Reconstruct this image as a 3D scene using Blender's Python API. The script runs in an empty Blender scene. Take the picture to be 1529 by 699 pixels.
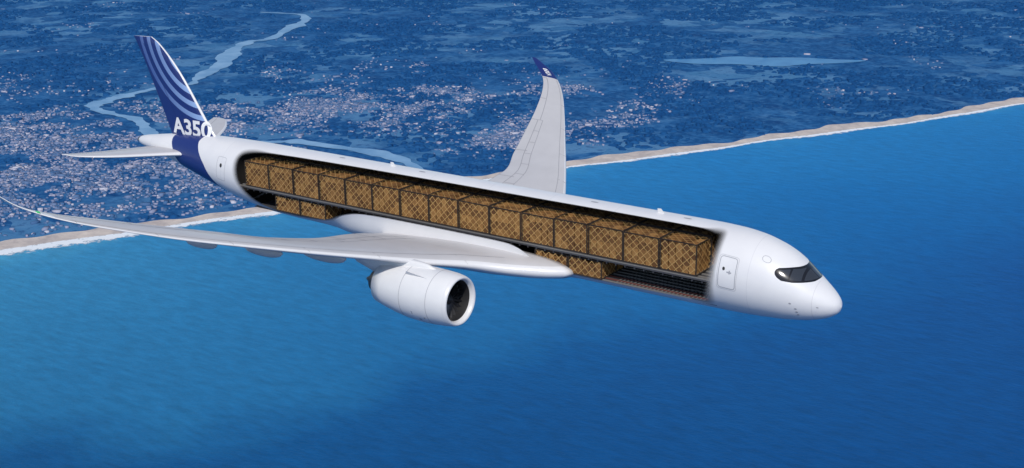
import bpy, bmesh, math, random
import numpy as np
from mathutils import Vector, Matrix, noise
random.seed(4); rng=np.random.default_rng(4)
sc=bpy.context.scene
GZ=-2000.0
# ------------------------------------------------------------------ helpers
def link(o,parent=None):
    sc.collection.objects.link(o)
    if parent: o.parent=parent
    return o
def mesh_obj(name,V,F,mats=None,parent=None,smooth=False,fm=None):
    me=bpy.data.meshes.new(name)
    me.from_pydata([tuple(map(float,v)) for v in V],[],[tuple(int(i) for i in f) for f in F]); 
    for m in (mats or []): me.materials.append(m)
    if fm is not None: me.polygons.foreach_set('material_index',np.array(fm,dtype=np.int32))
    if smooth: me.polygons.foreach_set('use_smooth',[True]*len(me.polygons))
    me.update()
    return link(bpy.data.objects.new(name,me),parent)
def empty(name):
    o=bpy.data.objects.new(name,None); return link(o)
def mat(name):
    m=bpy.data.materials.new(name); m.use_nodes=True
    nt=m.node_tree; b=nt.nodes['Principled BSDF']
    return m,nt,b
def N(nt,t,**k):
    n=nt.nodes.new(t)
    for a,v in k.items():
        if a=='inp':
            for i,x in v.items(): n.inputs[i].default_value=x
        else: setattr(n,a,v)
    return n
def L(nt,a,b): nt.links.new(a,b)
def math_n(nt,op,a,b=None,c=None,clamp=False):
    n=N(nt,'ShaderNodeMath',operation=op); n.use_clamp=clamp
    for i,x in enumerate((a,b,c)):
        if x is None: continue
        if isinstance(x,(int,float)): n.inputs[i].default_value=x
        else: L(nt,x,n.inputs[i])
    return n.outputs[0]
def ramp(nt,fac,stops,interp='LINEAR'):
    r=N(nt,'ShaderNodeValToRGB'); r.color_ramp.interpolation=interp
    e=r.color_ramp.elements
    while len(e)<len(stops): e.new(.5)
    for i,(p,c) in enumerate(stops):
        e[i].position=p; e[i].color=(*c,1) if len(c)==3 else c
    L(nt,fac,r.inputs[0]); return r.outputs[0]
def mix(nt,f,a,b,mode='MIX'):
    n=N(nt,'ShaderNodeMix',data_type='RGBA',blend_type=mode)
    for s,x in ((0,f),(6,a),(7,b)):
        if isinstance(x,(int,float)): n.inputs[s].default_value=x
        elif isinstance(x,tuple): n.inputs[s].default_value=(*x,1)
        else: L(nt,x,n.inputs[s])
    return n.outputs[2]
def noise_n(nt,vec,scale,detail=4,rough=.55,dist=0):
    n=N(nt,'ShaderNodeTexNoise',inp={'Scale':scale,'Detail':detail,'Roughness':rough,'Distortion':dist})
    L(nt,vec,n.inputs['Vector']); return n.outputs['Fac']
def plain(name,col,rough=.5,metal=0,nz=0,nscale=2,spec=.5,coat=0):
    m,nt,b=mat(name)
    b.inputs['Roughness'].default_value=rough; b.inputs['Metallic'].default_value=metal
    b.inputs['Specular IOR Level'].default_value=spec
    b.inputs['Coat Weight'].default_value=coat
    tc=N(nt,'ShaderNodeTexCoord')
    f=noise_n(nt,tc.outputs['Object'],nscale,5)
    c2=tuple(x*(1-nz) for x in col)
    L(nt,mix(nt,f,c2,col),b.inputs['Base Color'])
    return m
def pchip(xs,ys):
    xs=np.array(xs,float);ys=np.array(ys,float)
    if xs[0]>xs[-1]: xs=xs[::-1];ys=ys[::-1]
    h=np.diff(xs);d=np.diff(ys)/h;m=np.zeros(len(xs))
    for i in range(1,len(xs)-1):
        if d[i-1]*d[i]>0:
            w1=2*h[i]+h[i-1];w2=h[i]+2*h[i-1];m[i]=(w1+w2)/(w1/d[i-1]+w2/d[i])
    m[0]=d[0];m[-1]=d[-1]
    def f(x):
        x=np.clip(np.asarray(x,float),xs[0],xs[-1])
        i=np.clip(np.searchsorted(xs,x)-1,0,len(xs)-2)
        t=(x-xs[i])/h[i]
        return ((1+2*t)*(1-t)**2*ys[i]+t*(1-t)**2*h[i]*m[i]+t*t*(3-2*t)*ys[i+1]+t*t*(t-1)*h[i]*m[i+1])
    return f
def sdf(P,poly):
    P=np.asarray(P,float);poly=np.asarray(poly,float);n=len(poly)
    d=np.full(len(P),1e9);ins=np.zeros(len(P),bool)
    for i in range(n):
        a=poly[i];b=poly[(i+1)%n];ab=b-a
        t=np.clip(((P-a)@ab)/(ab@ab+1e-12),0,1)
        d=np.minimum(d,np.linalg.norm(P-(a+t[:,None]*ab),axis=1))
        c=((a[1]>P[:,1])!=(b[1]>P[:,1]))
        xx=(b[0]-a[0])*(P[:,1]-a[1])/((b[1]-a[1]) if abs(b[1]-a[1])>1e-12 else 1e-12)+a[0]
        ins^=c&(P[:,0]<xx)
    return np.where(ins,-d,d)
def chaikin(poly,it=2):
    p=[np.array(q,float) for q in poly]
    for _ in range(it):
        q=[]
        for i in range(len(p)):
            a=p[i];b=p[(i+1)%len(p)]
            q+= [a*.75+b*.25,a*.25+b*.75]
        p=q
    return np.array(p)
# ------------------------------------------------------------------ camera
P=[1.8097,0.56937,-0.43686,0.22748,0.03763,0.89725,1.94893]
r=np.array(P[:3]);t=np.linalg.norm(r);k=r/t
K=np.array([[0,-k[2],k[1]],[k[2],0,-k[0]],[-k[1],k[0],0]])
R=np.eye(3)+math.sin(t)*K+(1-math.cos(t))*K@K
C=-R.T@(np.array(P[3:6])*100)
cam=bpy.data.cameras.new('camera');co=link(bpy.data.objects.new('camera',cam))
M=Matrix.Identity(4)
for i in range(3):
    M[i][0]=R[0][i];M[i][1]=-R[1][i];M[i][2]=-R[2][i];M[i][3]=C[i]
co.matrix_world=M
cam.sensor_width=36;cam.lens=36*1948.93/1529;cam.clip_start=1;cam.clip_end=300000
sc.camera=co
# ------------------------------------------------------------------ light
sd=Vector((.42,-.62,.80)).normalized()
el=math.asin(sd.z);rot=math.atan2(sd.x,sd.y)
w=bpy.data.worlds.new('World');sc.world=w;w.use_nodes=True
nt=w.node_tree;sky=nt.nodes.new('ShaderNodeTexSky');sky.sky_type='NISHITA';sky.sun_disc=False
sky.sun_elevation=el;sky.sun_rotation=rot;sky.altitude=1500
L(nt,sky.outputs[0],nt.nodes['Background'].inputs[0]);nt.nodes['Background'].inputs[1].default_value=.12
sun=bpy.data.lights.new('sun','SUN');sun.energy=3.2;sun.angle=math.radians(.5);sun.color=(1,.95,.87)
so=link(bpy.data.objects.new('sun',sun));so.rotation_euler=sd.to_track_quat('Z','Y').to_euler()
sc.view_settings.view_transform='Standard';sc.view_settings.look='None'
# ------------------------------------------------------------------ materials
NAVY=(.012,.028,.16)
m_fus,nt,b=mat('fuselage_paint')
def att(nt,n): return N(nt,'ShaderNodeAttribute',attribute_name=n).outputs['Fac']
tc=N(nt,'ShaderNodeTexCoord');sx=N(nt,'ShaderNodeSeparateXYZ');L(nt,tc.outputs['Object'],sx.inputs[0])
n1=noise_n(nt,tc.outputs['Object'],.5,6)
base=mix(nt,n1,(.67,.665,.69),(.77,.765,.775))
fr=math_n(nt,'FRACT',math_n(nt,'DIVIDE',sx.outputs[0],5.9))
ln=math_n(nt,'LESS_THAN',fr,.006)
base=mix(nt,math_n(nt,'MULTIPLY',ln,.25),base,(.35,.35,.4))
blue=math_n(nt,'LESS_THAN',att(nt,'blue'),0.0)
base=mix(nt,blue,base,NAVY)
mask=math_n(nt,'LESS_THAN',att(nt,'mask'),0.0)
base=mix(nt,mask,base,(.012,.012,.014))
pane=math_n(nt,'LESS_THAN',att(nt,'pane'),0.0)
base=mix(nt,pane,base,(.035,.04,.05))  # bluish grey paints a faint reflection into the panes
L(nt,base,b.inputs['Base Color'])
b.inputs['Coat Weight'].default_value=.25;b.inputs['Coat Roughness'].default_value=.12
rg=math_n(nt,'SUBTRACT',.38,math_n(nt,'MULTIPLY',mask,.3))
L(nt,rg,b.inputs['Roughness'])
tr=N(nt,'ShaderNodeBsdfTransparent');mx=N(nt,'ShaderNodeMixShader')
mr=N(nt,'ShaderNodeMapRange',interpolation_type='SMOOTHSTEP')
L(nt,att(nt,'cut'),mr.inputs[0]);L(nt,mr.outputs[0],mx.inputs[0])
L(nt,tr.outputs[0],mx.inputs[1]);L(nt,b.outputs[0],mx.inputs[2])
L(nt,mx.outputs[0],nt.nodes['Material Output'].inputs[0])
m_white=plain('white_paint',(.77,.765,.775),.38,nz=.10,nscale=.8,coat=.25)
m_wing=plain('wing_grey_paint',(.58,.565,.575),.42,nz=.16,nscale=.6,coat=.1)
m_lead=plain('leading_edge_metal',(.72,.715,.73),.3,nz=.05,coat=.2)
m_line=plain('panel_gap',(.30,.30,.33),.7)
m_line2=plain('door_outline',(.33,.34,.38),.6)
m_seam=plain('radome_joint',(.55,.55,.58),.6)
m_navy=plain('navy_paint',NAVY,.35,nz=.1,coat=.3)
m_txt=plain('white_lettering',(.82,.82,.84),.4)
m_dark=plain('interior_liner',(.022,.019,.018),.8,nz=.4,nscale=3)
m_floor=plain('cargo_floor',(.07,.07,.08),.6,nz=.5,nscale=6)
m_rail=plain('roller_track',(.24,.23,.22),.5,nz=.4,nscale=9)
m_red=plain('roller_guard',(.15,.045,.035),.6)
m_black=plain('intake_black',(.02,.02,.022),.5)
m_metal=plain('fan_blade_titanium',(.10,.10,.11),.35,metal=.6)
m_exh=plain('exhaust_metal',(.16,.14,.13),.4,metal=.7,nz=.4)
m_glass=plain('navigation_light',(.05,.5,.15),.2)
m_fin,nt,b=mat('fin_paint')
tc=N(nt,'ShaderNodeTexCoord');sx=N(nt,'ShaderNodeSeparateXYZ');L(nt,tc.outputs['Object'],sx.inputs[0])
X=sx.outputs[0];Z=sx.outputs[2]
dx=math_n(nt,'MULTIPLY',math_n(nt,'ADD',X,63.2),1.0);dz=math_n(nt,'SUBTRACT',Z,13.2)
rr=math_n(nt,'SQRT',math_n(nt,'ADD',math_n(nt,'POWER',dx,2),math_n(nt,'POWER',dz,2)))
fr=math_n(nt,'FRACT',math_n(nt,'DIVIDE',rr,1.05))
band=math_n(nt,'LESS_THAN',fr,.45)
win=math_n(nt,'MULTIPLY',math_n(nt,'GREATER_THAN',rr,4.2),math_n(nt,'LESS_THAN',rr,9.0))
band=math_n(nt,'MULTIPLY',band,win)
fade=N(nt,'ShaderNodeMapRange');L(nt,math_n(nt,'ADD',X,math_n(nt,'MULTIPLY',Z,.55)),fade.inputs[0])
fade.inputs[1].default_value=-67.0;fade.inputs[2].default_value=-62.0
arc=mix(nt,fade.outputs[0],(.018,.05,.26),(.25,.38,.66))
colr=mix(nt,band,NAVY,arc)
L(nt,colr,b.inputs['Base Color']);b.inputs['Roughness'].default_value=.35;b.inputs['Coat Weight'].default_value=.3
# ------------------------------------------------------------------ AIRPLANE
plane=empty('cargo_airplane')
xt=[0,-.12,-.4,-1,-1.6,-2.2,-3,-4,-5,-6.5,-8,-10,-12,-56,-60,-64,-68,-71,-73,-73.5]
top=pchip(xt,[-1.35,-.98,-.62,-.10,.36,.86,1.50,2.10,2.50,2.88,3.05,3.12,3.13,3.13,3.08,2.92,2.55,2.12,1.75,1.5])
xb=[0,-.12,-.4,-1,-2,-3,-4,-6,-8,-11,-50,-54,-58,-62,-66,-70,-73,-73.5]
bot=pchip(xb,[-1.35,-1.72,-2.0,-2.32,-2.62,-2.8,-2.92,-3.05,-3.11,-3.13,-3.13,-2.98,-2.35,-1.45,-.5,.35,.9,1.15])
xw=[0,-.12,-.4,-1,-2,-3,-4,-5,-6.5,-8,-10,-12,-52,-56,-60,-64,-68,-71,-73,-73.5]
wid=pchip(xw,[.0,.42,.80,1.28,1.82,2.22,2.52,2.72,2.93,3.04,3.11,3.13,3.13,3.02,2.65,2.1,1.42,.92,.5,.2])
xm=[0,-1,-2,-4,-6,-9,-50,-56,-62,-68,-73.5]
mid=pchip(xm,[-1.35,-1.12,-.9,-.5,-.22,0,0,.12,.55,1.1,1.32])
def surf(x,th,off=0):
    x=np.asarray(x,float);th=np.asarray(th,float)
    s=np.sin(th);zm=mid(x);W=wid(x)+off
    y=-W*np.cos(th);z=zm+np.where(s>0,top(x)-zm+off,zm-bot(x)+off)*s
    return np.stack([x+0*th,y,z],-1)
xs=np.concatenate([[-.0,-.02,-.06],np.arange(-.12,-6,-.06),np.arange(-6,-8,-.15),np.arange(-8,-60,-.14),np.arange(-60,-73.5,-.15),[-73.5]])
NT=280
ths=np.linspace(-math.pi,math.pi,NT,endpoint=False)
XX,TH=np.meshgrid(xs,ths,indexing='ij')
V=surf(XX.ravel(),TH.ravel())
RF=3.13
D2=math.pi/180*RF
holep=[(-56.9,15),(-57.1,40),(-56.6,55),(-54.5,63),(-46,67),(-31.4,69),(-19,70),(-9.0,70),(-8.45,66),(-8.4,20),(-8.9,-36),(-9.6,-42),
       (-17.7,-46),(-22.2,-46),(-23.6,-30),(-25.4,-9),(-27.5,-7.5),(-34.2,-7.5),(-41.0,-8.5),(-43.6,-17),(-46.4,-45),(-51.8,-51),(-54.8,-36),(-56.3,-8)]
hole=chaikin([(a,b*D2) for a,b in holep],2)
def holesdf(x,th): return sdf(np.stack([x,th*RF],-1),hole)
hs=holesdf(XX.ravel(),TH.ravel())
xr=XX.ravel();tr_=np.degrees(TH.ravel())
wd=.10+1.0*np.exp(-((xr+8.9)/.9)**2)+.85*np.exp(-((xr+56.6)/2.2)**2)+.35*(np.clip((-12-tr_)/15,0,1))
cut=np.clip(hs/wd+.35,0,1)
bluep=[(-63.5,3.6),(-63.4,2.6),(-62.6,1.8),(-61.6,.9),(-60.9,0),(-60.1,-1.0),(-58.8,-2.1),(-57.8,-4),(-65.2,-4),(-65.9,.1),(-66.8,1.5),(-68.6,3.6)]
bl=sdf(V[:,[0,2]],bluep)
maskp=chaikin([(-4.2,1.15),(-4.1,.80),(-3.5,.42),(-1.2,.38),(-1.2,1.22),(-3.9,1.33)],1)
mk=sdf(V[:,[0,2]],maskp)
panes=[[(-3.9,1.18),(-3.85,.84),(-3.25,.60),(-3.25,1.2)],[(-3.14,1.2),(-3.14,.58),(-2.45,.5),(-2.55,1.15)],[(-2.4,1.13),(-2.3,.50),(-1.5,.48),(-1.5,1.12)]]
pn=np.min([sdf(V[:,[0,2]],p) for p in panes],axis=0)
pn=np.maximum(pn,.05-np.abs(V[:,1]))
nx=len(xs)
i,j=np.meshgrid(np.arange(nx-1),np.arange(NT),indexing='ij');j2=(j+1)%NT
F=np.stack([i*NT+j,(i+1)*NT+j,(i+1)*NT+j2,i*NT+j2],-1).reshape(-1,4)
keep=np.max(cut[F],axis=1)>0
F=F[keep]
fus=mesh_obj('fuselage',V,F,[m_fus],plane,True)
for nme,a in (('cut',cut),('blue',bl),('mask',mk),('pane',pn)):
    at=fus.data.attributes.new(nme,'FLOAT','POINT');at.data.foreach_set('value',a.astype(np.float32))
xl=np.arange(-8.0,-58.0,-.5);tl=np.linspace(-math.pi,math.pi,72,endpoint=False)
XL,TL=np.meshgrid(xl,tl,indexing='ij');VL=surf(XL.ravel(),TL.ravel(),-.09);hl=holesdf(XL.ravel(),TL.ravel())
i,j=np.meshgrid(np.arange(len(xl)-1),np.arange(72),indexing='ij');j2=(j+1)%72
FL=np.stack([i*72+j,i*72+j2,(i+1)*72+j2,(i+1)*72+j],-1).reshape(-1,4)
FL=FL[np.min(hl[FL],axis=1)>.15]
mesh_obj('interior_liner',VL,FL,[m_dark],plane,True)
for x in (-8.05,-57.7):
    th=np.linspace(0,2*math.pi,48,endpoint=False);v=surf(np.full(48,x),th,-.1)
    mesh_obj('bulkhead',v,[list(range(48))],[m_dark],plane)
def box(V,F,x0,x1,y0,y1,z0,z1,fm=None,m=0):
    n=len(V)
    V+=[(x0,y0,z0),(x1,y0,z0),(x1,y1,z0),(x0,y1,z0),(x0,y0,z1),(x1,y0,z1),(x1,y1,z1),(x0,y1,z1)]
    F+=[(n,n+3,n+2,n+1),(n+4,n+5,n+6,n+7),(n,n+1,n+5,n+4),(n+1,n+2,n+6,n+5),(n+2,n+3,n+7,n+6),(n+3,n,n+4,n+7)]
    if fm is not None: fm+=[m]*6
Vv=[];Ff=[];fm=[]
box(Vv,Ff,-57.2,-8.5,-2.36,2.98,-.62,-.50,fm,0)
for y in (-2.28,-1.9,-1.3,-.6,.6,1.3,2.0): box(Vv,Ff,-57,-8.6,y-.06,y+.06,-.50,-.42,fm,1)
for x in np.arange(-56.8,-8.6,.8):
    box(Vv,Ff,x-.05,x+.05,-2.30,2.9,-.78,-.62,fm,0)
mesh_obj('main_deck',Vv,Ff,[m_floor,m_rail],plane,fm=fm)
Vv=[];Ff=[];fm=[]
box(Vv,Ff,-25.5,-8.5,-2.02,2.02,-2.38,-2.30,fm,0)
box(Vv,Ff,-55.5,-45,-2.02,2.02,-2.38,-2.30,fm,0)
for y in (-1.96,-1.5,-.9,-.3,.3,.9,1.5):
    box(Vv,Ff,-23.4,-8.6,y-.045,y+.045,-2.30,-2.22,fm,2 if y in(-1.5,-.9) else 1)
for x in np.arange(-17,-8.8,.32): box(Vv,Ff,x-.04,x+.04,-1.9,1.9,-2.298,-2.25,fm,1)
for x in np.arange(-17.2,-8.8,1.6): box(Vv,Ff,x-.05,x+.05,2.05,2.15,-2.2,-.85,fm,1)
mesh_obj('lower_hold_floor',Vv,Ff,[m_floor,m_rail,m_red],plane,fm=fm)
# wing-to-body fairing: swells out of the lower fuselage skin below the cutaway
fx=[-20.8,-22.2,-23.6,-25.4,-27.5,-34.2,-41.0,-43.6,-46.4,-48.5]
ftop=pchip(fx,[-58,-52,-34,-12,-9.5,-9.5,-10.5,-20,-50,-58])
fB=pchip([-20.8,-22.5,-25,-28,-34,-39,-43,-46,-48.5],[0,.22,.48,.66,.72,.66,.44,.16,0])
xg=np.linspace(-20.8,-48.5,90);ug=np.linspace(-1,1,73)
XG,UG=np.meshgrid(xg,ug,indexing='ij');XG=XG.ravel();UG=UG.ravel()
tt_=ftop(XG);thd=-90+np.abs(UG)*(90+tt_)
q_=np.clip((tt_-thd)/34,0,1);q_=q_*q_*(3-2*q_)
offs=.012+fB(XG)*q_
thr=np.radians(thd);TG=np.where(UG>=0,thr,-math.pi-thr)
VG=surf(XG,TG,0)
VG[:,1]+=-offs*np.cos(TG)*1.0;VG[:,2]+=offs*np.sin(TG)*.9
i,j=np.meshgrid(np.arange(89),np.arange(72),indexing='ij')
mesh_obj('wing_body_fairing',VG,np.stack([i*73+j,(i+1)*73+j,(i+1)*73+j+1,i*73+j+1],-1).reshape(-1,4),[m_white],plane,True)
def airfoil(n=18):
    b=np.linspace(0,math.pi,n);x=(1-np.cos(b))/2
    y=5*(.2969*np.sqrt(x)-.126*x-.3516*x**2+.2843*x**3-.1036*x**4)
    return x,y
AX,AY=airfoil()
class Surf:
    def __init__(s,secs):
        p=[q[0] for q in secs]
        s.p0,s.p1=p[0],p[-1]
        s.le=[pchip(p,[q[1][a] for q in secs]) for a in range(3)]
        s.te=[pchip(p,[q[2][a] for q in secs]) for a in range(3)]
        s.tc=pchip(p,[q[3] for q in secs])
    def frame(s,p):
        le=np.array([f(p) for f in s.le]);te=np.array([f(p) for f in s.te])
        d=.05;pa=max(s.p0,p-d);pb=min(s.p1,p+d)
        sp=np.array([f(pb)+g(pb) for f,g in zip(s.le,s.te)])-np.array([f(pa)+g(pa) for f,g in zip(s.le,s.te)])
        ch=te-le;n=np.cross(ch,sp);n/=np.linalg.norm(n)
        return le,ch,n
    def pt(s,p,c,side,off=0):
        le,ch,n=s.frame(p);t=float(s.tc(p))*np.linalg.norm(ch)
        y=5*(.2969*math.sqrt(c)-.126*c-.3516*c**2+.2843*c**3-.1036*c**4)
        return le+ch*c+n*side*(y*t+off)
    def mesh(s,name,ps,mats,parent,mirror=False,matf=None):
        n=len(AX);ring=2*n-2;V=[]
        for p in ps:
            le,ch,nn=s.frame(p);t=float(s.tc(p))*np.linalg.norm(ch)
            for i in range(n): V.append(le+ch*AX[i]+nn*AY[i]*t)
            for i in range(n-2,0,-1): V.append(le+ch*AX[i]-nn*AY[i]*t)
        F=[];fm=[]
        for a in range(len(ps)-1):
            for b in range(ring):
                b2=(b+1)%ring
                F.append((a*ring+b,a*ring+b2,(a+1)*ring+b2,(a+1)*ring+b))
                c=AX[b] if b<n else AX[2*n-2-b]
                fm.append(matf(ps[a],c) if matf else 0)
        F.append(list(range(ring))[::-1]);fm.append(fm[0]); F.append([(len(ps)-1)*ring+b for b in range(ring)]);fm.append(fm[-2])
        V=np.array(V)
        if mirror: V=V*np.array([1,-1,1])
        return mesh_obj(name,V,F,mats,parent,True,fm)
    def ribbon(s,pts,side,w,V,F,my=1,off=.012):
        P3=[s.pt(p,c,side,off) for p,c in pts]
        for a,b in zip(P3[:-1],P3[1:]):
            d=b-a;le,ch,n=s.frame(pts[0][0]);q=np.cross(d,n);q=q/np.linalg.norm(q)*w/2
            k=len(V);m=np.array([1,my,1])
            V+=[(a-q)*m,(b-q)*m,(b+q)*m,(a+q)*m];F.append((k,k+1,k+2,k+3))
wing=Surf([(2.2,(-20.6,2.2,-2.2),(-39.4,2.2,-2.0),.10),(3.3,(-21.9,3.3,-2.12),(-39.1,3.3,-1.75),.105),(4.6,(-24.0,4.6,-1.95),(-38.7,4.6,-1.4),.11),
 (6.5,(-26.6,6.5,-1.5),(-38.2,6.5,-.8),.115),(9,(-28.7,9,-.95),(-37.7,9,-.15),.11),(12,(-30.6,12,-.15),(-37.5,12,.4),.105),(16,(-33.2,16,.9),(-39.1,16,1.2),.10),
 (20,(-35.9,20,2.0),(-40.5,20,2.45),.098),(24,(-38.6,24,3.15),(-42.0,24,3.7),.095),(28,(-41.5,28,4.5),(-43.9,28,4.95),.09),
 (30,(-43.3,30,5.25),(-45.3,30,5.55),.09),(31.4,(-45.1,31.4,5.95),(-46.8,31.4,6.1),.085),(32.1,(-46.5,32.05,6.45),(-47.7,32.05,6.55),.08),(32.6,(-47.75,32.4,7.0),(-48.3,32.4,7.05),.08)])
le,ch,n_=wing.frame(15.);UP=1 if n_[2]>0 else -1
ps=list(np.linspace(2.2,30,70))+list(np.linspace(30.2,32.6,26))
for nme,mir in (('wing_left',False),('wing_right',True)):
    wing.mesh(nme,ps,[m_wing,m_lead,m_navy],plane,mir,(lambda p,c:(1 if c<.07 or p>30.6 else 0)) if mir else (lambda p,c:(2 if p>30.1 else (1 if c<.07 else 0))))
Vv=[];Ff=[]
for my in (1,-1):
    seq=lambda a,b,c,n=24:[(p,c) for p in np.linspace(a,b,n)]
    for side in (UP,-UP):
        wing.ribbon(seq(4.4,30,.13),side,.045,Vv,Ff,my)
        wing.ribbon(seq(4.0,22,.80),side,.06,Vv,Ff,my)
        wing.ribbon(seq(22,30,.74),side,.06,Vv,Ff,my)
        for p in (8.2,11.3,16.5,22,26,30): wing.ribbon([(p,.76),(p,.82),(p,.9),(p,.985)],side,.06,Vv,Ff,my)
        for p in (7,12.6,17,21.5,25.7,29.8): wing.ribbon([(p,.004),(p,.03),(p,.13)],side,.04,Vv,Ff,my)
    wing.ribbon(seq(5.2,22,.66),UP,.05,Vv,Ff,my)
    for p in np.linspace(6,22,9): wing.ribbon([(p,.66),(p,.73),(p,.80)],UP,.05,Vv,Ff,my)
mesh_obj('wing_panel_gaps',Vv,Ff,[m_line],plane)
def lathe(name,prof,axis,mats,parent,seg=48,sq=1.0,smooth=True,fmf=None,V0=None):
    V=[];F=[];fm=[]
    ax,ay,az=axis
    for x,rr,dz in prof:
        for a in range(seg):
            th=2*math.pi*a/seg
            V.append((ax+x,ay+rr*math.cos(th),az+dz+rr*sq*math.sin(th)))
    for i in range(len(prof)-1):
        for a in range(seg):
            a2=(a+1)%seg
            F.append((i*seg+a,i*seg+a2,(i+1)*seg+a2,(i+1)*seg+a));fm.append(fmf(i) if fmf else 0)
    return mesh_obj(name,V,F,mats,parent,smooth,fm)
for sgn in (-1,1):
    for y in (7.6,13.2,17.4,21.6):
        le,ch,n_=wing.frame(y);L0=le+ch*.5;sc_=.6+.4*(22-y)/14
        z=float(L0[2])-.92*sc_
        prof=[(2.7*sc_*(1-2*u),max(.02,.40*sc_*math.sqrt(max(0,1-(2*u-.75)**2/(1.25**2 if u>.375 else .75**2)))),-(.25*u)) for u in np.linspace(0,1,15)]
        lathe('flap_track_fairing',prof,(float(L0[0])-1.9*sc_,sgn*y,z),[m_wing],plane,14,1.45)
stab=Surf([(1.0,(-64.4,1.0,1.15),(-70.9,1.0,1.15),.10),(2,(-65.3,2,1.22),(-71.1,2,1.22),.10),(9.2,(-71.0,9.2,1.78),(-73.1,9.2,1.78),.09),(9.55,(-71.6,9.5,1.82),(-73.25,9.5,1.82),.07)])
for nme,mir in (('tailplane_left',False),('tailplane_right',True)):
    stab.mesh(nme,list(np.linspace(1,9.2,16))+[9.3,9.45,9.55],[m_wing,m_lead],plane,mir,lambda p,c:1 if c<.08 else 0)
Vv=[];Ff=[]
for my in (1,-1):
    for side in (1,-1): stab.ribbon([(p,.68) for p in np.linspace(2,9.2,14)],side,.05,Vv,Ff,my)
mesh_obj('elevator_gap',Vv,Ff,[m_line],plane)
fin=Surf([(1.2,(-60.9,0,1.6),(-68.0,0,1.2),.10),(2.6,(-62.0,0,2.7),(-68.5,0,2.4),.10),(11.2,(-69.2,0,11.25),(-72.6,0,11.25),.09),(11.8,(-70.2,0,11.8),(-72.9,0,11.72),.07)])
fo=fin.mesh('tail_fin',list(np.linspace(1.2,11.2,30))+[11.4,11.6,11.75,11.8],[m_fin,m_lead],plane,False,lambda p,c:1 if c<.035 else 0)
Vv=[];Ff=[]
for side in (1,-1):
    fin.ribbon([(p,.70) for p in np.linspace(2.9,11,16)],side,.05,Vv,Ff)
mesh_obj('rudder_gap',Vv,Ff,[m_navy],plane)
def text_on(name,s,size,mapf,m):
    cu=bpy.data.curves.new(name,'FONT');cu.body=s;cu.size=size;cu.resolution_u=4;cu.offset=.03*size
    o=bpy.data.objects.new(name,cu);sc.collection.objects.link(o)
    dg=bpy.context.evaluated_depsgraph_get();me=bpy.data.meshes.new_from_object(o.evaluated_get(dg))
    bpy.data.objects.remove(o)
    bm=bmesh.new();bm.from_mesh(me);bmesh.ops.triangulate(bm,faces=bm.faces)
    bmesh.ops.subdivide_edges(bm,edges=bm.edges,cuts=1)
    for v in bm.verts: v.co=mapf(v.co.x,v.co.y)
    bm.to_mesh(me);bm.free();me.materials.clear();me.materials.append(m);me.name=name
    o=bpy.data.objects.new(name,me);return link(o,plane)
def finmap(sg):
    def f(u,v):
        z=2.75+v; x=(-68.1+u*1.16) if sg<0 else (-62.9-u*1.16)
        le=np.interp(z,[2.7,11.25],[-62.0,-69.2]);te=np.interp(z,[2.4,11.25],[-68.5,-72.6]);ch=le-te
        c=min(max((le-x)/ch,.0),1);t=.10*ch*5*(.2969*math.sqrt(c)-.126*c-.3516*c**2+.2843*c**3-.1036*c**4)
        return Vector((x,sg*(t+.03),z))
    return f
text_on('fin_lettering','A350',2.15,finmap(-1),m_txt)
text_on('fin_lettering','A350',2.15,finmap(1),m_txt)
def wlmap(u,v):
    p=30.5+u*.95;c=.62-v*.9
    q=wing.pt(min(p,32.4),max(.1,min(.9,c)),UP,.02);return Vector(q)
text_on('winglet_lettering','A350',.5,wlmap,m_txt)
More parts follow.
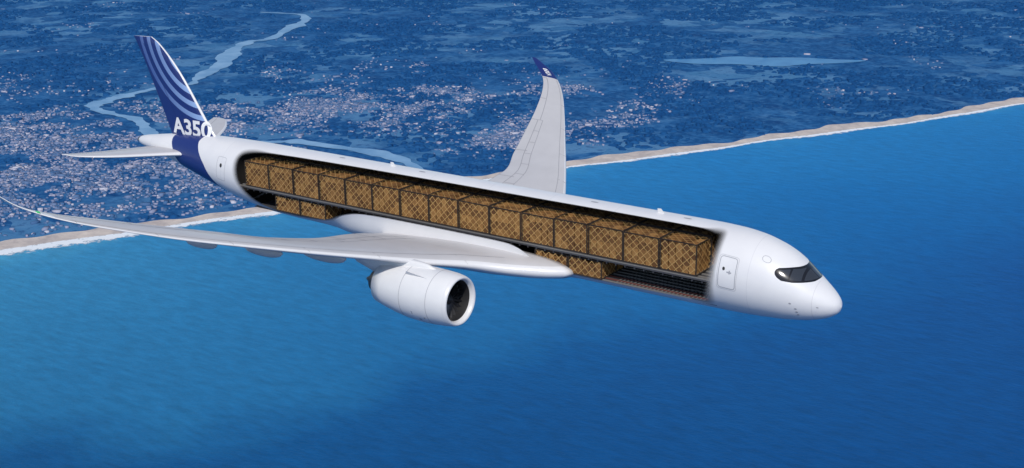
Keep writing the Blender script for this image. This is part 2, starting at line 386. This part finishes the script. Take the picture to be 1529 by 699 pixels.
def engine(sgn):
    A=(-25.15,sgn*10.45,-2.85)
    prof=[(-1.35,1.50,0),(-.9,1.50,0),(-.4,1.55,0),(-.12,1.64,0),(0,1.76,0),(-.08,1.86,0),(-.35,1.95,0),(-.9,2.03,0),(-1.8,2.09,-.02),(-3.0,2.12,-.03),(-4.2,2.08,-.02),(-5.4,1.95,0),(-6.5,1.77,.02),(-7.5,1.56,.04),(-7.5,1.50,.04),(-6.4,1.45,.03)]
    lathe('engine_nacelle',prof,A,[m_white,m_black,m_lead],plane,72,1.0,True,lambda i:1 if i<2 or i>12 else (2 if i<6 else 0))
    lathe('engine_core_cowl',[(-6.4,1.40,.03),(-7.4,1.15,.04),(-8.4,.82,.06),(-8.4,.74,.06),(-8.0,.66,.06),(-8.6,.45,.06),(-9.2,.12,.06),(-9.25,.01,.06)],A,[m_exh],plane,40)
    lathe('intake_duct_wall',[(-1.5,1.51,0),(-1.55,.9,0),(-1.56,.02,0)],A,[m_black],plane,40)
    lathe('fan_spinner',[(-.75,.01,0),(-.85,.12,0),(-1.1,.32,0),(-1.42,.47,0)],A,[m_black],plane,24)
    V=[];F=[]
    for k in range(22):
        a=2*math.pi*k/22
        for q,rr in enumerate(np.linspace(.45,1.48,7)):
            tw=.5+.5*q/6;aa=a+.14*math.sin(q/6*2.4)
            for s_ in (-1,1):
                w_=.17+.03*q
                ang=aa+s_*w_*math.cos(tw)*.55/max(rr,.5)
                V.append((A[0]-1.15+s_*w_*math.sin(tw)*.8,A[1]+rr*math.cos(ang),A[2]+rr*math.sin(ang)))
        n0=len(V)-14
        for q in range(6): F.append((n0+2*q,n0+2*q+1,n0+2*q+3,n0+2*q+2))
    mesh_obj('fan_blades',V,F,[m_metal],plane,True)
    V=[];F=[]
    for x,rr,dz in ((-1.75,2.092,-.02),(-4.3,2.078,-.02)):
        for a in range(72):
            k=len(V)
            for (xx,aa) in ((x,a),(x,a+1),(x-.035,a+1),(x-.035,a)):
                th=2*math.pi*aa/72;V.append((A[0]+xx,A[1]+(rr+.008)*math.cos(th),A[2]+dz+(rr+.008)*math.sin(th)))
            F.append((k,k+1,k+2,k+3))
    mesh_obj('cowl_seams',V,F,[m_line2],plane)
    V=[];F=[];th=math.radians(55 if sgn>0 else 125)
    for x,h in ((-2.2,0),(-2.6,.12),(-4.0,.42),(-4.3,0)):
        for rr in (2.05,2.08+h):V.append((A[0]+x,A[1]+rr*math.cos(th),A[2]+rr*math.sin(th)))
    F=[(0,1,3,2),(2,3,5,4),(4,5,7,6)];mesh_obj('nacelle_strake',V,F,[m_white],plane)
    V=[];F=[]
    for (x,dg,sx_,sy_) in ((-2.6,222,.22,.10),(-2.1,214,.10,.10),(-3.2,205,.07,.16)):
        k=len(V);
        for xx,yy in ((-1,-1),(1,-1),(1,1),(-1,1)):
            th=math.radians(dg)+yy*sy_/2.1;V.append((A[0]+x+xx*sx_/2,A[1]+2.13*math.cos(th),A[2]-.02+2.13*math.sin(th)))
        F.append((k,k+1,k+2,k+3))
    mesh_obj('cowl_service_marks',V,F,[m_line2],plane)
    V=[];F=[]
    zt=[(-27.2,-.86,.05),(-28.2,-.50,.22),(-29.6,-.42,.34),(-31.0,-.5,.40),(-33.0,-.55,.38),(-35.2,-.55,.2),(-36.2,-.6,.04)]
    zb=[-1.1,-1.3,-1.5,-1.7,-2.0,-1.5,-.9]
    for (x,z,hw),zz in zip(zt,zb):
        y=A[1];V+=[(x,y-hw,zz),(x,y-hw,z-.15),(x,y-hw*.5,z),(x,y+hw*.5,z),(x,y+hw,z-.15),(x,y+hw,zz)]
    for i in range(len(zt)-1):
        for a in range(6):
            a2=(a+1)%6;F.append((i*6+a,i*6+a2,(i+1)*6+a2,(i+1)*6+a))
    F.append((5,4,3,2,1,0));mesh_obj('engine_pylon',V,F,[m_white],plane,True)
engine(-1);engine(1)
def skin_loop(name,pts,w,m,off=.012,closed=True):
    V=[];F=[]
    q=[]
    n=len(pts)
    for i in range(n if closed else n-1):
        a=np.array(pts[i],float);b=np.array(pts[(i+1)%n],float)
        for s in np.linspace(0,1,9)[:-1]: q.append(a+(b-a)*s)
    if closed: q.append(q[0])
    for a,b in zip(q[:-1],q[1:]):
        d=b-a;d=d/ (np.linalg.norm(d)+1e-9);nn=np.array([-d[1],d[0]])*w/2
        k=len(V)
        for c in (a-nn,b-nn,b+nn,a+nn):
            V.append(surf(c[0],c[1]/RF,off))
        F.append((k,k+1,k+2,k+3))
    return mesh_obj(name,V,F,[m],plane)
def rrect(x0,x1,s0,s1,r=.2):
    o=[]
    for cx,cy,a0 in ((x1-r,s1-r,0),(x0+r,s1-r,90),(x0+r,s0+r,180),(x1-r,s0+r,270)):
        for k in range(4):
            a=math.radians(a0+k*30);o.append((cx+r*math.cos(a),cy+r*math.sin(a)))
    return o
skin_loop('passenger_door_outline',rrect(-8.0,-6.75,-.45,1.85),.05,m_line2)
skin_loop('passenger_door_frame',rrect(-8.1,-6.65,-.55,1.95),.02,m_line2)
def skin_patch(name,cx,cs_,rx,rs,m,off=.015,n=12):
    V=[surf(cx,cs_/RF,off)]+[surf(cx+rx*math.cos(a),(cs_+rs*math.sin(a))/RF,off) for a in np.linspace(0,2*math.pi,n,endpoint=False)]
    mesh_obj(name,V,[(0,1+i,1+(i+1)%n) for i in range(n)],[m],plane)
skin_patch('door_window',-7.65,.95,.10,.13,m_black)
skin_loop('door_handle',[(-7.4,.75),(-7.0,.75)],.10,m_line2,closed=False)
skin_loop('door_handle',[(-7.2,.9),(-7.2,.6)],.10,m_line2,closed=False)
for (x,s) in ((-2.9,-.45),(-2.55,-1.0),(-2.5,-1.45),(-2.45,-1.9),(-1.2,-.3)): skin_patch('air_data_probe',x,s,.085,.085,m_line)
skin_loop('crew_hatch_mark',rrect(-5.2,-4.6,2.35,2.9,.25),.035,m_line2)
skin_loop('radome_seam',[(-1.55,a) for a in np.linspace(-4.6,4.6,30)],.02,m_seam,closed=False)
skin_patch('aft_door_window',-59.0,1.0,.16,.22,m_black)
skin_loop('aft_door_outline',rrect(-59.6,-58.4,-.6,1.9),.03,m_line2)
for x in (-12,-20,-37,-46): skin_patch('antenna_base',x,4.75,.35,.10,m_line2)
Vv=[];Ff=[]
for x in (-14,-40):
    k=len(Vv);Vv+=[(x,0,3.1),(x-.6,0,3.1),(x-.62,0,3.45),(x-.3,0,3.47)];Ff.append((k,k+1,k+2,k+3))
mesh_obj('blade_antennas',Vv,Ff,[m_white],plane)
lathe('apu_exhaust',[(0,.24,0),(.15,.2,0),(.15,.01,0)],(-73.55,0,1.33),[m_black],plane,20)
lathe('nav_light',[(-.3,.01,0),(-.2,.07,0),(.1,.09,0),(.3,.01,0)],(-45.2,-31.3,5.98),[m_glass],plane,10)
# ------------------------------------------------------------------ cargo pallets
m_cart,nt,b=mat('carton_board')
ta=N(nt,'ShaderNodeAttribute',attribute_name='tint')
tc=N(nt,'ShaderNodeTexCoord');nn=noise_n(nt,tc.outputs['Object'],3,5)
cc=ramp(nt,ta.outputs['Fac'],[(0,(.11,.044,.012)),(.5,(.24,.11,.030)),(1,(.42,.215,.065))])
cc=mix(nt,math_n(nt,'MULTIPLY',nn,.5),cc,(.10,.04,.012));L(nt,cc,b.inputs['Base Color']);b.inputs['Roughness'].default_value=.8
m_net=plain('cargo_net',(.62,.38,.14),.8,nz=.3,nscale=6)
m_strap=plain('net_edge_strap',(.03,.02,.015),.8)
m_alu=plain('aluminium_pallet',(.25,.24,.23),.4,metal=.5,nz=.3)
def pallet_mesh(name,Lx,Ly,Lz,seed):
    rg=random.Random(seed);V=[];F=[];fm=[];tint=[]
    box(V,F,0,Lx,0,Ly,0,.08,fm,3);tint+=[.5]*8
    nx_,ny_,nz_=5,4,3 if Lz<2 else 4
    for a in range(nx_):
        for b_ in range(ny_):
            tp=rg.choice([0,.03,.1,.18,.3])
            for c in range(nz_):
                x0=Lx*(.02+.96*a/nx_);x1=Lx*(.02+.96*(a+1)/nx_);y0=Ly*(.02+.96*b_/ny_);y1=Ly*(.02+.96*(b_+1)/ny_)
                z0=.08+(Lz-.12)*c/nz_;z1=.08+(Lz-.12)*(c+1)/nz_
                j=lambda:rg.uniform(0,.06)
                box(V,F,x0+j()+.008,x1-j()-.008,y0+j()+.008,y1-j()-.008,z0+.006,z1-(tp if c==nz_-1 else .012),fm,0)
                tint+=[rg.random()]*8
    def strip(a,b_,nrm,w,m):
        a=np.array(a,float);b_=np.array(b_,float);d=b_-a
        q=np.cross(d,nrm);q=q/np.linalg.norm(q)*w/2;k=len(V)
        V.extend([tuple(a-q),tuple(b_-q),tuple(b_+q),tuple(a+q)]);F.append((k,k+1,k+2,k+3));fm.append(m);tint.extend([.5]*4)
    def netface(o,u,v,lu,lv,nrm,w=.045):
        o=np.array(o,float);u=np.array(u,float);v=np.array(v,float)
        st=.60
        for sgn in (1,-1):
            c=-lv-rg.uniform(.1,.5)
            while c<lu+lv:
                t0=max(0,-c);t1=min(lv,lu-c)
                if t1-t0>.05:
                    f=lambda t:o+u*(c+t)+v*(t if sgn>0 else lv-t)+np.array(nrm)*(.004 if sgn>0 else .008)
                    strip(f(t0),f(t1),nrm,w,1)
                c+=st*rg.uniform(.9,1.1)
        for s0,s1 in (((0,0),(lu,0)),((0,lv),(lu,lv)),((0,0),(0,lv)),((lu,0),(lu,lv))):
            strip(o+u*s0[0]+v*s0[1]+np.array(nrm)*.014,o+u*s1[0]+v*s1[1]+np.array(nrm)*.014,nrm,.11,2)
    netface((0,-.005,.08),(1,0,0),(0,0,1),Lx,Lz-.08,(0,-1,0))
    netface((0,Ly+.005,.08),(1,0,0),(0,0,1),Lx,Lz-.08,(0,1,0))
    netface((Lx+.005,0,.08),(0,1,0),(0,0,1),Ly,Lz-.08,(1,0,0))
    netface((-.005,0,.08),(0,1,0),(0,0,1),Ly,Lz-.08,(-1,0,0))
    netface((0,0,Lz),(1,0,0),(0,1,0),Lx,Ly,(0,0,1),.03)
    me=bpy.data.meshes.new(name);me.from_pydata([tuple(map(float,v)) for v in V],[],F)
    for m in (m_cart,m_net,m_strap,m_alu): me.materials.append(m)
    me.polygons.foreach_set('material_index',np.array(fm,dtype=np.int32))
    at=me.attributes.new('tint','FLOAT','POINT');at.data.foreach_set('value',np.array(tint,dtype=np.float32))
    me.update();return me
main=[pallet_mesh('cargo_pallet_%d'%i,2.94,2.22,2.42,i) for i in range(6)]
low=[pallet_mesh('cargo_pallet_low_%d'%i,2.96,2.08,1.46,20+i) for i in range(3)]
for i in range(15):
    x=-10.0-3.08*(i+1)+.06
    for y in (-2.30,.08):
        o=bpy.data.objects.new('cargo_pallet',main[random.randrange(6)]);link(o);o.location=(x+random.uniform(-.03,.03),y,-.41+random.uniform(-.0,.02));o.scale=(1,1,random.uniform(.96,1.0))
for x in (-21.1,-24.2,-49.5,-52.6):
    for y in (-2.14,.04):
        o=bpy.data.objects.new('cargo_pallet',low[random.randrange(3)]);link(o);o.location=(x,y,-2.27)
# ------------------------------------------------------------------ GROUND, SEA
c0=np.array([-5810.,3550.]);sdir=np.array([.468,.884]);tdir=np.array([.884,-.468])
def st2xy(s,t): return c0+np.outer(s,sdir)+np.outer(t,tdir)
def coast_off(s):
    return 26*np.sin(s/730.)+16*np.sin(s/310.+1)+9*np.sin(s/120.+2)
def posnode(nt):
    g=N(nt,'ShaderNodeNewGeometry');sc_=N(nt,'ShaderNodeVectorMath',operation='SCALE');sc_.inputs[3].default_value=.001
    L(nt,g.outputs['Position'],sc_.inputs[0]);return sc_.outputs[0]
def stnodes(nt,pos):
    sub=N(nt,'ShaderNodeVectorMath',operation='SUBTRACT');sub.inputs[1].default_value=(-5.81,3.55,0);L(nt,pos,sub.inputs[0])
    o=[]
    for v in ((.468,.884,0),(.884,-.468,0)):
        d=N(nt,'ShaderNodeVectorMath',operation='DOT_PRODUCT');d.inputs[1].default_value=v;L(nt,sub.outputs[0],d.inputs[0]);o.append(d.outputs['Value'])
    return o
m_sea,nt,b=mat('sea_water')
pos=posnode(nt);S,T=stnodes(nt,pos)
nA=noise_n(nt,pos,.55,4,.5,.6);nB=noise_n(nt,pos,3.0,6,.6)
mp=N(nt,'ShaderNodeMapping');mp.inputs['Rotation'].default_value=(0,0,math.radians(-62));mp.inputs['Scale'].default_value=(1,3.2,1);L(nt,pos,mp.inputs[0])
nC=noise_n(nt,mp.outputs[0],9,6,.68)
Tw=math_n(nt,'ADD',T,math_n(nt,'MULTIPLY',math_n(nt,'SUBTRACT',nA,.5),1.3))
Tw=math_n(nt,'ADD',Tw,math_n(nt,'MULTIPLY',math_n(nt,'SUBTRACT',nB,.5),.35))
Td=math_n(nt,'DIVIDE',Tw,6.0)
colL=ramp(nt,Td,[(0,(.075,.33,.50)),(.05,(.036,.235,.43)),(.2,(.024,.190,.375)),(.38,(.017,.158,.335)),(.45,(.004,.085,.235)),(.7,(.002,.058,.185))])
colR=ramp(nt,Td,[(0,(.035,.26,.50)),(.04,(.010,.185,.45)),(.2,(.003,.145,.395)),(.38,(.001,.112,.34)),(.50,(.001,.082,.28)),(.8,(.001,.068,.245))])
sm=N(nt,'ShaderNodeMapRange');sm.inputs[1].default_value=-.3;sm.inputs[2].default_value=4.2;L(nt,S,sm.inputs[0])
cs_=mix(nt,sm.outputs[0],colL,colR)
str_=N(nt,'ShaderNodeMapRange');str_.inputs[1].default_value=.3;str_.inputs[2].default_value=.7;str_.inputs[3].default_value=.80;str_.inputs[4].default_value=1.20;L(nt,nC,str_.inputs[0])
vm=N(nt,'ShaderNodeVectorMath',operation='SCALE');L(nt,cs_,vm.inputs[0]);L(nt,str_.outputs[0],vm.inputs[3])
L(nt,vm.outputs[0],b.inputs['Base Color'])
b.inputs['Roughness'].default_value=.55;b.inputs['Specular IOR Level'].default_value=.12
mp2=N(nt,'ShaderNodeMapping');mp2.inputs['Rotation'].default_value=(0,0,math.radians(-55));mp2.inputs['Scale'].default_value=(1,2.2,1);L(nt,pos,mp2.inputs[0])
nw=noise_n(nt,mp2.outputs[0],45,4,.6);bp=N(nt,'ShaderNodeBump');bp.inputs['Strength'].default_value=.5;bp.inputs['Distance'].default_value=6;L(nt,nw,bp.inputs['Height']);L(nt,bp.outputs[0],b.inputs['Normal'])
E=150000
q=st2xy(np.array([-E,E,E,-E]),np.array([-300,-300,E,E]))
mesh_obj('sea',[(a,b_,GZ) for a,b_ in q],[(0,1,2,3)],[m_sea])
m_land,nt,b=mat('hazed_forest_and_fields')
pos=posnode(nt);S,T=stnodes(nt,pos)
n1=noise_n(nt,pos,.8,8,.62,.3);n2=noise_n(nt,pos,4,7,.68);n3=noise_n(nt,pos,20,4,.6)
vo=N(nt,'ShaderNodeTexVoronoi',inp={'Scale':4.5,'Randomness':1.0})
wp=N(nt,'ShaderNodeTexNoise',inp={'Scale':3.0,'Detail':3});L(nt,pos,wp.inputs['Vector'])
wv=N(nt,'ShaderNodeVectorMath',operation='MULTIPLY_ADD');L(nt,wp.outputs['Color'],wv.inputs[0]);wv.inputs[1].default_value=(.35,.35,0);L(nt,pos,wv.inputs[2]);L(nt,wv.outputs[0],vo.inputs['Vector'])
bw=N(nt,'ShaderNodeRGBToBW');L(nt,vo.outputs['Color'],bw.inputs[0])
f1=ramp(nt,n2,[(.35,(.007,.055,.180)),(.5,(.013,.088,.245)),(.62,(.026,.125,.31))])  # forest and field colours carry the blue aerial haze, no volume
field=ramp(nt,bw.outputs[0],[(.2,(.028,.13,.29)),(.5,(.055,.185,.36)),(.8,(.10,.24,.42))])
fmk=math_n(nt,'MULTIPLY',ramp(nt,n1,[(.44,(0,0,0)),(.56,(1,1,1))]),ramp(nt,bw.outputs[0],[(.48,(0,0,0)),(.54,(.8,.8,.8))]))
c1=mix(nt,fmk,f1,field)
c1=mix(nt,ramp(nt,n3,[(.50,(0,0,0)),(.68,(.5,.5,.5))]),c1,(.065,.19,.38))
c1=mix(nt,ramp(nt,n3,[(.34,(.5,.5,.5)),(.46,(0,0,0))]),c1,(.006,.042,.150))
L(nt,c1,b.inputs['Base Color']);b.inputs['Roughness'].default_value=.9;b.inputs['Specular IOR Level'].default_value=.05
bp=N(nt,'ShaderNodeBump');bp.inputs['Strength'].default_value=.5;bp.inputs['Distance'].default_value=25;L(nt,n2,bp.inputs['Height']);L(nt,bp.outputs[0],b.inputs['Normal'])
ss=np.concatenate([[-E,-40000,-12000],np.arange(-8000,26000,40.),[30000,60000,E]])
def strip_mesh(name,tin,tout,z0,z1,m):
    a=st2xy(ss,0*ss)+(np.outer(tin(ss),tdir));b_=st2xy(ss,0*ss)+(np.outer(tout(ss),tdir))
    V=[(x,y,z0) for x,y in a]+[(x,y,z1) for x,y in b_];n=len(ss)
    return mesh_obj(name,V,[(i,n+i,n+i+1,i+1) for i in range(n-1)],[m])
dune=lambda s:coast_off(s)-112-30*np.sin(s/270.)-18*np.sin(s/97.+1)-14*np.sin(s/41.)
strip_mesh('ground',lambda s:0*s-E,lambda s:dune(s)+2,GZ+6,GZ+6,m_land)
m_sand,nt,b=mat('beach_sand');pos=posnode(nt);n1=noise_n(nt,pos,9,6,.7)
L(nt,ramp(nt,n1,[(.3,(.33,.29,.29)),(.5,(.48,.42,.39)),(.7,(.62,.54,.48))]),b.inputs['Base Color']);b.inputs['Roughness'].default_value=.9
strip_mesh('beach',dune,lambda s:coast_off(s)+14,GZ+6.4,GZ-.4,m_sand)
m_foam,nt,b=mat('surf_foam');pos=posnode(nt);S,T=stnodes(nt,pos);n1=noise_n(nt,pos,22,6,.7,.5)
uvn=N(nt,'ShaderNodeAttribute',attribute_name='across')
e1=math_n(nt,'ADD',math_n(nt,'ABSOLUTE',math_n(nt,'SUBTRACT',uvn.outputs['Fac'],.30)),math_n(nt,'MULTIPLY',math_n(nt,'SUBTRACT',n1,.5),1.5))
al=ramp(nt,e1,[(.22,(1,1,1)),(.48,(0,0,0))])
b.inputs['Base Color'].default_value=(.74,.78,.82,1);b.inputs['Roughness'].default_value=.8;L(nt,al,b.inputs['Alpha'])
fo_=strip_mesh('surf_foam',lambda s:coast_off(s)-6,lambda s:coast_off(s)+58+15*np.sin(s/200.)+80*np.clip(1-s/2500,0,1),GZ+1.2,GZ+.8,m_foam)
at=fo_.data.attributes.new('across','FLOAT','POINT');at.data.foreach_set('value',np.array([0.]*len(ss)+[1.]*len(ss),dtype=np.float32))
def watermat(name,c1,c2):
    m,nt,b=mat(name);pos=posnode(nt);n1=noise_n(nt,pos,5,4)
    L(nt,ramp(nt,n1,[(.35,c1),(.65,c2)]),b.inputs['Base Color']);b.inputs['Roughness'].default_value=.4;return m
m_riv=watermat('river_water',(.10,.25,.45),(.20,.37,.57))
m_lak=watermat('lake_water',(.035,.18,.40),(.06,.24,.47))
def river(name,pts,ws,z):
    p=np.array(pts,float)*1000;tt=np.arange(len(p));f=pchip(tt,p[:,0]),pchip(tt,p[:,1]);g=pchip(tt,ws)
    u=np.linspace(0,len(p)-1,len(p)*14);X=np.stack([f[0](u),f[1](u)],-1)
    d=np.gradient(X,axis=0);d/=np.linalg.norm(d,axis=1)[:,None]+1e-9;nn=np.stack([-d[:,1],d[:,0]],-1)
    W=g(u)*(1+.25*np.sin(u*5.1)+.15*np.sin(u*11.7+1)+.08*np.sin(u*23))/2
    A=X-nn*W[:,None];B=X+nn*W[:,None]*(1+.2*np.sin(u*7.3))[:,None];n=len(u)
    mesh_obj(name,[(a,b_,z) for a,b_ in A]+[(a,b_,z) for a,b_ in B],[(i,i+1,n+i+1,n+i) for i in range(n-1)],[m_riv])
rv=[(-11.2,10.6),(-10.7,10.7),(-10.25,10.35),(-10.02,9.91),(-9.64,9.19),(-9.69,9.01),(-9.46,8.57),(-8.92,7.91),(-8.60,7.35),(-8.44,7.12),(-8.54,6.96),(-8.52,6.6),(-8.48,6.34),(-8.38,6.10),(-8.08,6.00),(-7.76,5.98),(-7.4,5.8),(-7.13,5.68),(-6.71,5.72),(-6.35,5.95),(-6.20,6.08),(-5.53,6.13),(-5.1,6.0),(-4.75,5.65),(-4.45,5.5)]
rw=[30,60,110,150,90,100,150,180,90,60,70,110,150,120,70,80,95,90,60,80,95,120,90,120,140]
river('river',rv,rw,GZ+8.6)
lk=chaikin([(-5.75,10.15),(-5.35,10.42),(-5.2,10.70),(-4.95,10.72),(-4.7,10.92),(-4.35,10.98),(-4.05,11.12),(-4.22,10.85),(-4.5,10.62),(-4.62,10.36),(-5.0,10.34),(-5.3,10.12)],2)*1000
mesh_obj('lake',[(a,b_,GZ+8.6) for a,b_ in lk],[list(range(len(lk)))],[m_lak])
# ------------------------------------------------------------------ town + forests
rvp=np.array(rv)*1000
def near_water(p):
    d=np.full(len(p),1e9)
    for a,b_ in zip(rvp[:-1],rvp[1:]):
        ab=b_-a;t_=np.clip(((p-a)@ab)/(ab@ab),0,1);d=np.minimum(d,np.linalg.norm(p-(a+t_[:,None]*ab),axis=1))
    return (d<115)|(sdf(p,lk)<30)
def sample(n,dmin=5000,dmax=19000,a0=88,a1=160):
    ang=rng.uniform(math.radians(a0),math.radians(a1),n);d=np.sqrt(rng.uniform(dmin**2,dmax**2,n))
    p=np.stack([np.cos(ang)*d,np.sin(ang)*d],-1)
    tt=(p-c0)@tdir;s_=(p-c0)@sdir
    return p[(tt<dune(s_)-25)]
def dens(p):
    o=np.zeros(len(p))
    for x,y,r_,a in ((-6.9,4.5,1.0,1),(-8.0,5.1,.9,.9),(-6.2,5.2,.7,.8),(-7.4,6.4,.7,.5),(-6.6,7.2,.8,.7),(-5.6,7.3,.5,.6),(-5.0,7.0,.5,.55),(-7.6,7.9,.8,.35),(-9.4,6.3,.8,.45),(-4.6,8.0,.4,.4),(-6.0,8.6,.8,.35),(-4.9,9.1,.4,.4),(-9.5,4.5,1.5,.6),(-3.7,9.8,.4,.35)):
        o=np.maximum(o,a*np.exp(-(((p[:,0]/1000-x)**2+(p[:,1]/1000-y)**2)/r_**2)))
    nz=np.array([noise.fractal(Vector((a/650,b_/650,3.)),1,2,4) for a,b_ in p])
    nz2=np.array([noise.fractal(Vector((a/240,b_/240,9.)),1,2,2) for a,b_ in p])
    return o*(.58+1.3*nz+.5*nz2)+.4*np.clip(nz-.25,0,1)+.3*np.clip(nz2-.38,0,1)*1.2-.06
def scatter(n,*a):
    p=sample(n,*a);return p[~near_water(p)]
p=np.concatenate([scatter(190000),scatter(90000,6500,10500,118,155)]);dn=dens(p);sel=rng.random(len(p))<np.clip(dn*1.1,0,.95);B=p[sel]
nb=len(B)
a=rng.uniform(7,20,nb)/1.6;bb=rng.uniform(6,13,nb)/1.6;big=rng.random(nb)<.05;a[big]*=2.4;bb[big]*=2.0
h=rng.uniform(4,11,nb);h[big]*=1.3;an=np.round(rng.normal(.4,.5,nb)*3)/3+rng.choice([0,math.pi/2],nb)
ca,sa=np.cos(an),np.sin(an)
V=np.zeros((nb,8,3))
for k,(i_,j_,z_) in enumerate([(-1,-1,0),(1,-1,0),(1,1,0),(-1,1,0),(-1,-1,1),(1,-1,1),(1,1,1),(-1,1,1)]):
    V[:,k,0]=B[:,0]+ca*a*i_-sa*bb*j_;V[:,k,1]=B[:,1]+sa*a*i_+ca*bb*j_;V[:,k,2]=GZ+5.5+h*z_
Fq=np.array([(4,5,6,7),(0,1,5,4),(1,2,6,5),(2,3,7,6),(3,0,4,7)])
F=(np.arange(nb)[:,None,None]*8+Fq[None]).reshape(-1,4)
def fast(name,V,F,k,mats):
    me=bpy.data.meshes.new(name);V=V.reshape(-1,3)
    me.vertices.add(len(V));me.vertices.foreach_set('co',V.astype(np.float32).ravel())
    me.loops.add(F.size);me.loops.foreach_set('vertex_index',F.astype(np.int32).ravel())
    me.polygons.add(len(F));me.polygons.foreach_set('loop_start',np.arange(0,F.size,k,dtype=np.int32))
    for m in mats: me.materials.append(m)
    me.update(calc_edges=True);me.validate()
    return link(bpy.data.objects.new(name,me))
m_bld,nt,b=mat('hazed_render_and_tile')
ta=N(nt,'ShaderNodeAttribute',attribute_name='tint')
L(nt,ramp(nt,ta.outputs['Fac'],[(0,(.055,.13,.28)),(.35,(.11,.18,.33)),(.6,(.19,.24,.38)),(.85,(.30,.31,.43)),(1,(.50,.50,.58))]),b.inputs['Base Color']);b.inputs['Roughness'].default_value=.9;b.inputs['Specular IOR Level'].default_value=.1  # wall and roof tones tinted lavender blue to paint in distance haze
town=fast('town_buildings',V,F,4,[m_bld])
at=town.data.attributes.new('tint','FLOAT','POINT');at.data.foreach_set('value',np.repeat(rng.random(nb)**1.2,8).astype(np.float32))
p=scatter(70000);dn=dens(p)
nz=np.array([noise.fractal(Vector((a_/900,b_/900,20.)),1,2,4) for a_,b_ in p])
p=p[(nz>.0)&(dn<.22)];nf=len(p)
rad=rng.uniform(14,38,nf);hh=rng.uniform(9,20,nf);V=np.zeros((nf,13,3));
for k in range(6):
    aa=k*math.pi/3+rng.random(nf)
    for l,(q_,zq) in enumerate(((1,0),(.75,.65))):
        jr=rng.uniform(.75,1.25,nf);V[:,k+6*l,0]=p[:,0]+np.cos(aa)*rad*q_*jr;V[:,k+6*l,1]=p[:,1]+np.sin(aa)*rad*q_*jr;V[:,k+6*l,2]=GZ+5.5+hh*zq*jr
V[:,12,0]=p[:,0];V[:,12,1]=p[:,1];V[:,12,2]=GZ+5.5+hh
Ft=[]
for k in range(6):
    k2=(k+1)%6;Ft+=[(k,k2,6+k2),(k,6+k2,6+k),(6+k,6+k2,12)]
F=(np.arange(nf)[:,None,None]*13+np.array(Ft)[None]).reshape(-1,3)
m_for,nt,b=mat('hazed_foliage');pos=posnode(nt);n1=noise_n(nt,pos,9,5,.7)
L(nt,ramp(nt,n1,[(.3,(.006,.046,.155)),(.55,(.011,.074,.215)),(.75,(.022,.105,.27))]),b.inputs['Base Color']);b.inputs['Roughness'].default_value=.95;b.inputs['Specular IOR Level'].default_value=.05  # foliage blue includes painted atmospheric haze
fast('forest',V,F,3,[m_for])
print('buildings',nb,'trees',nf)
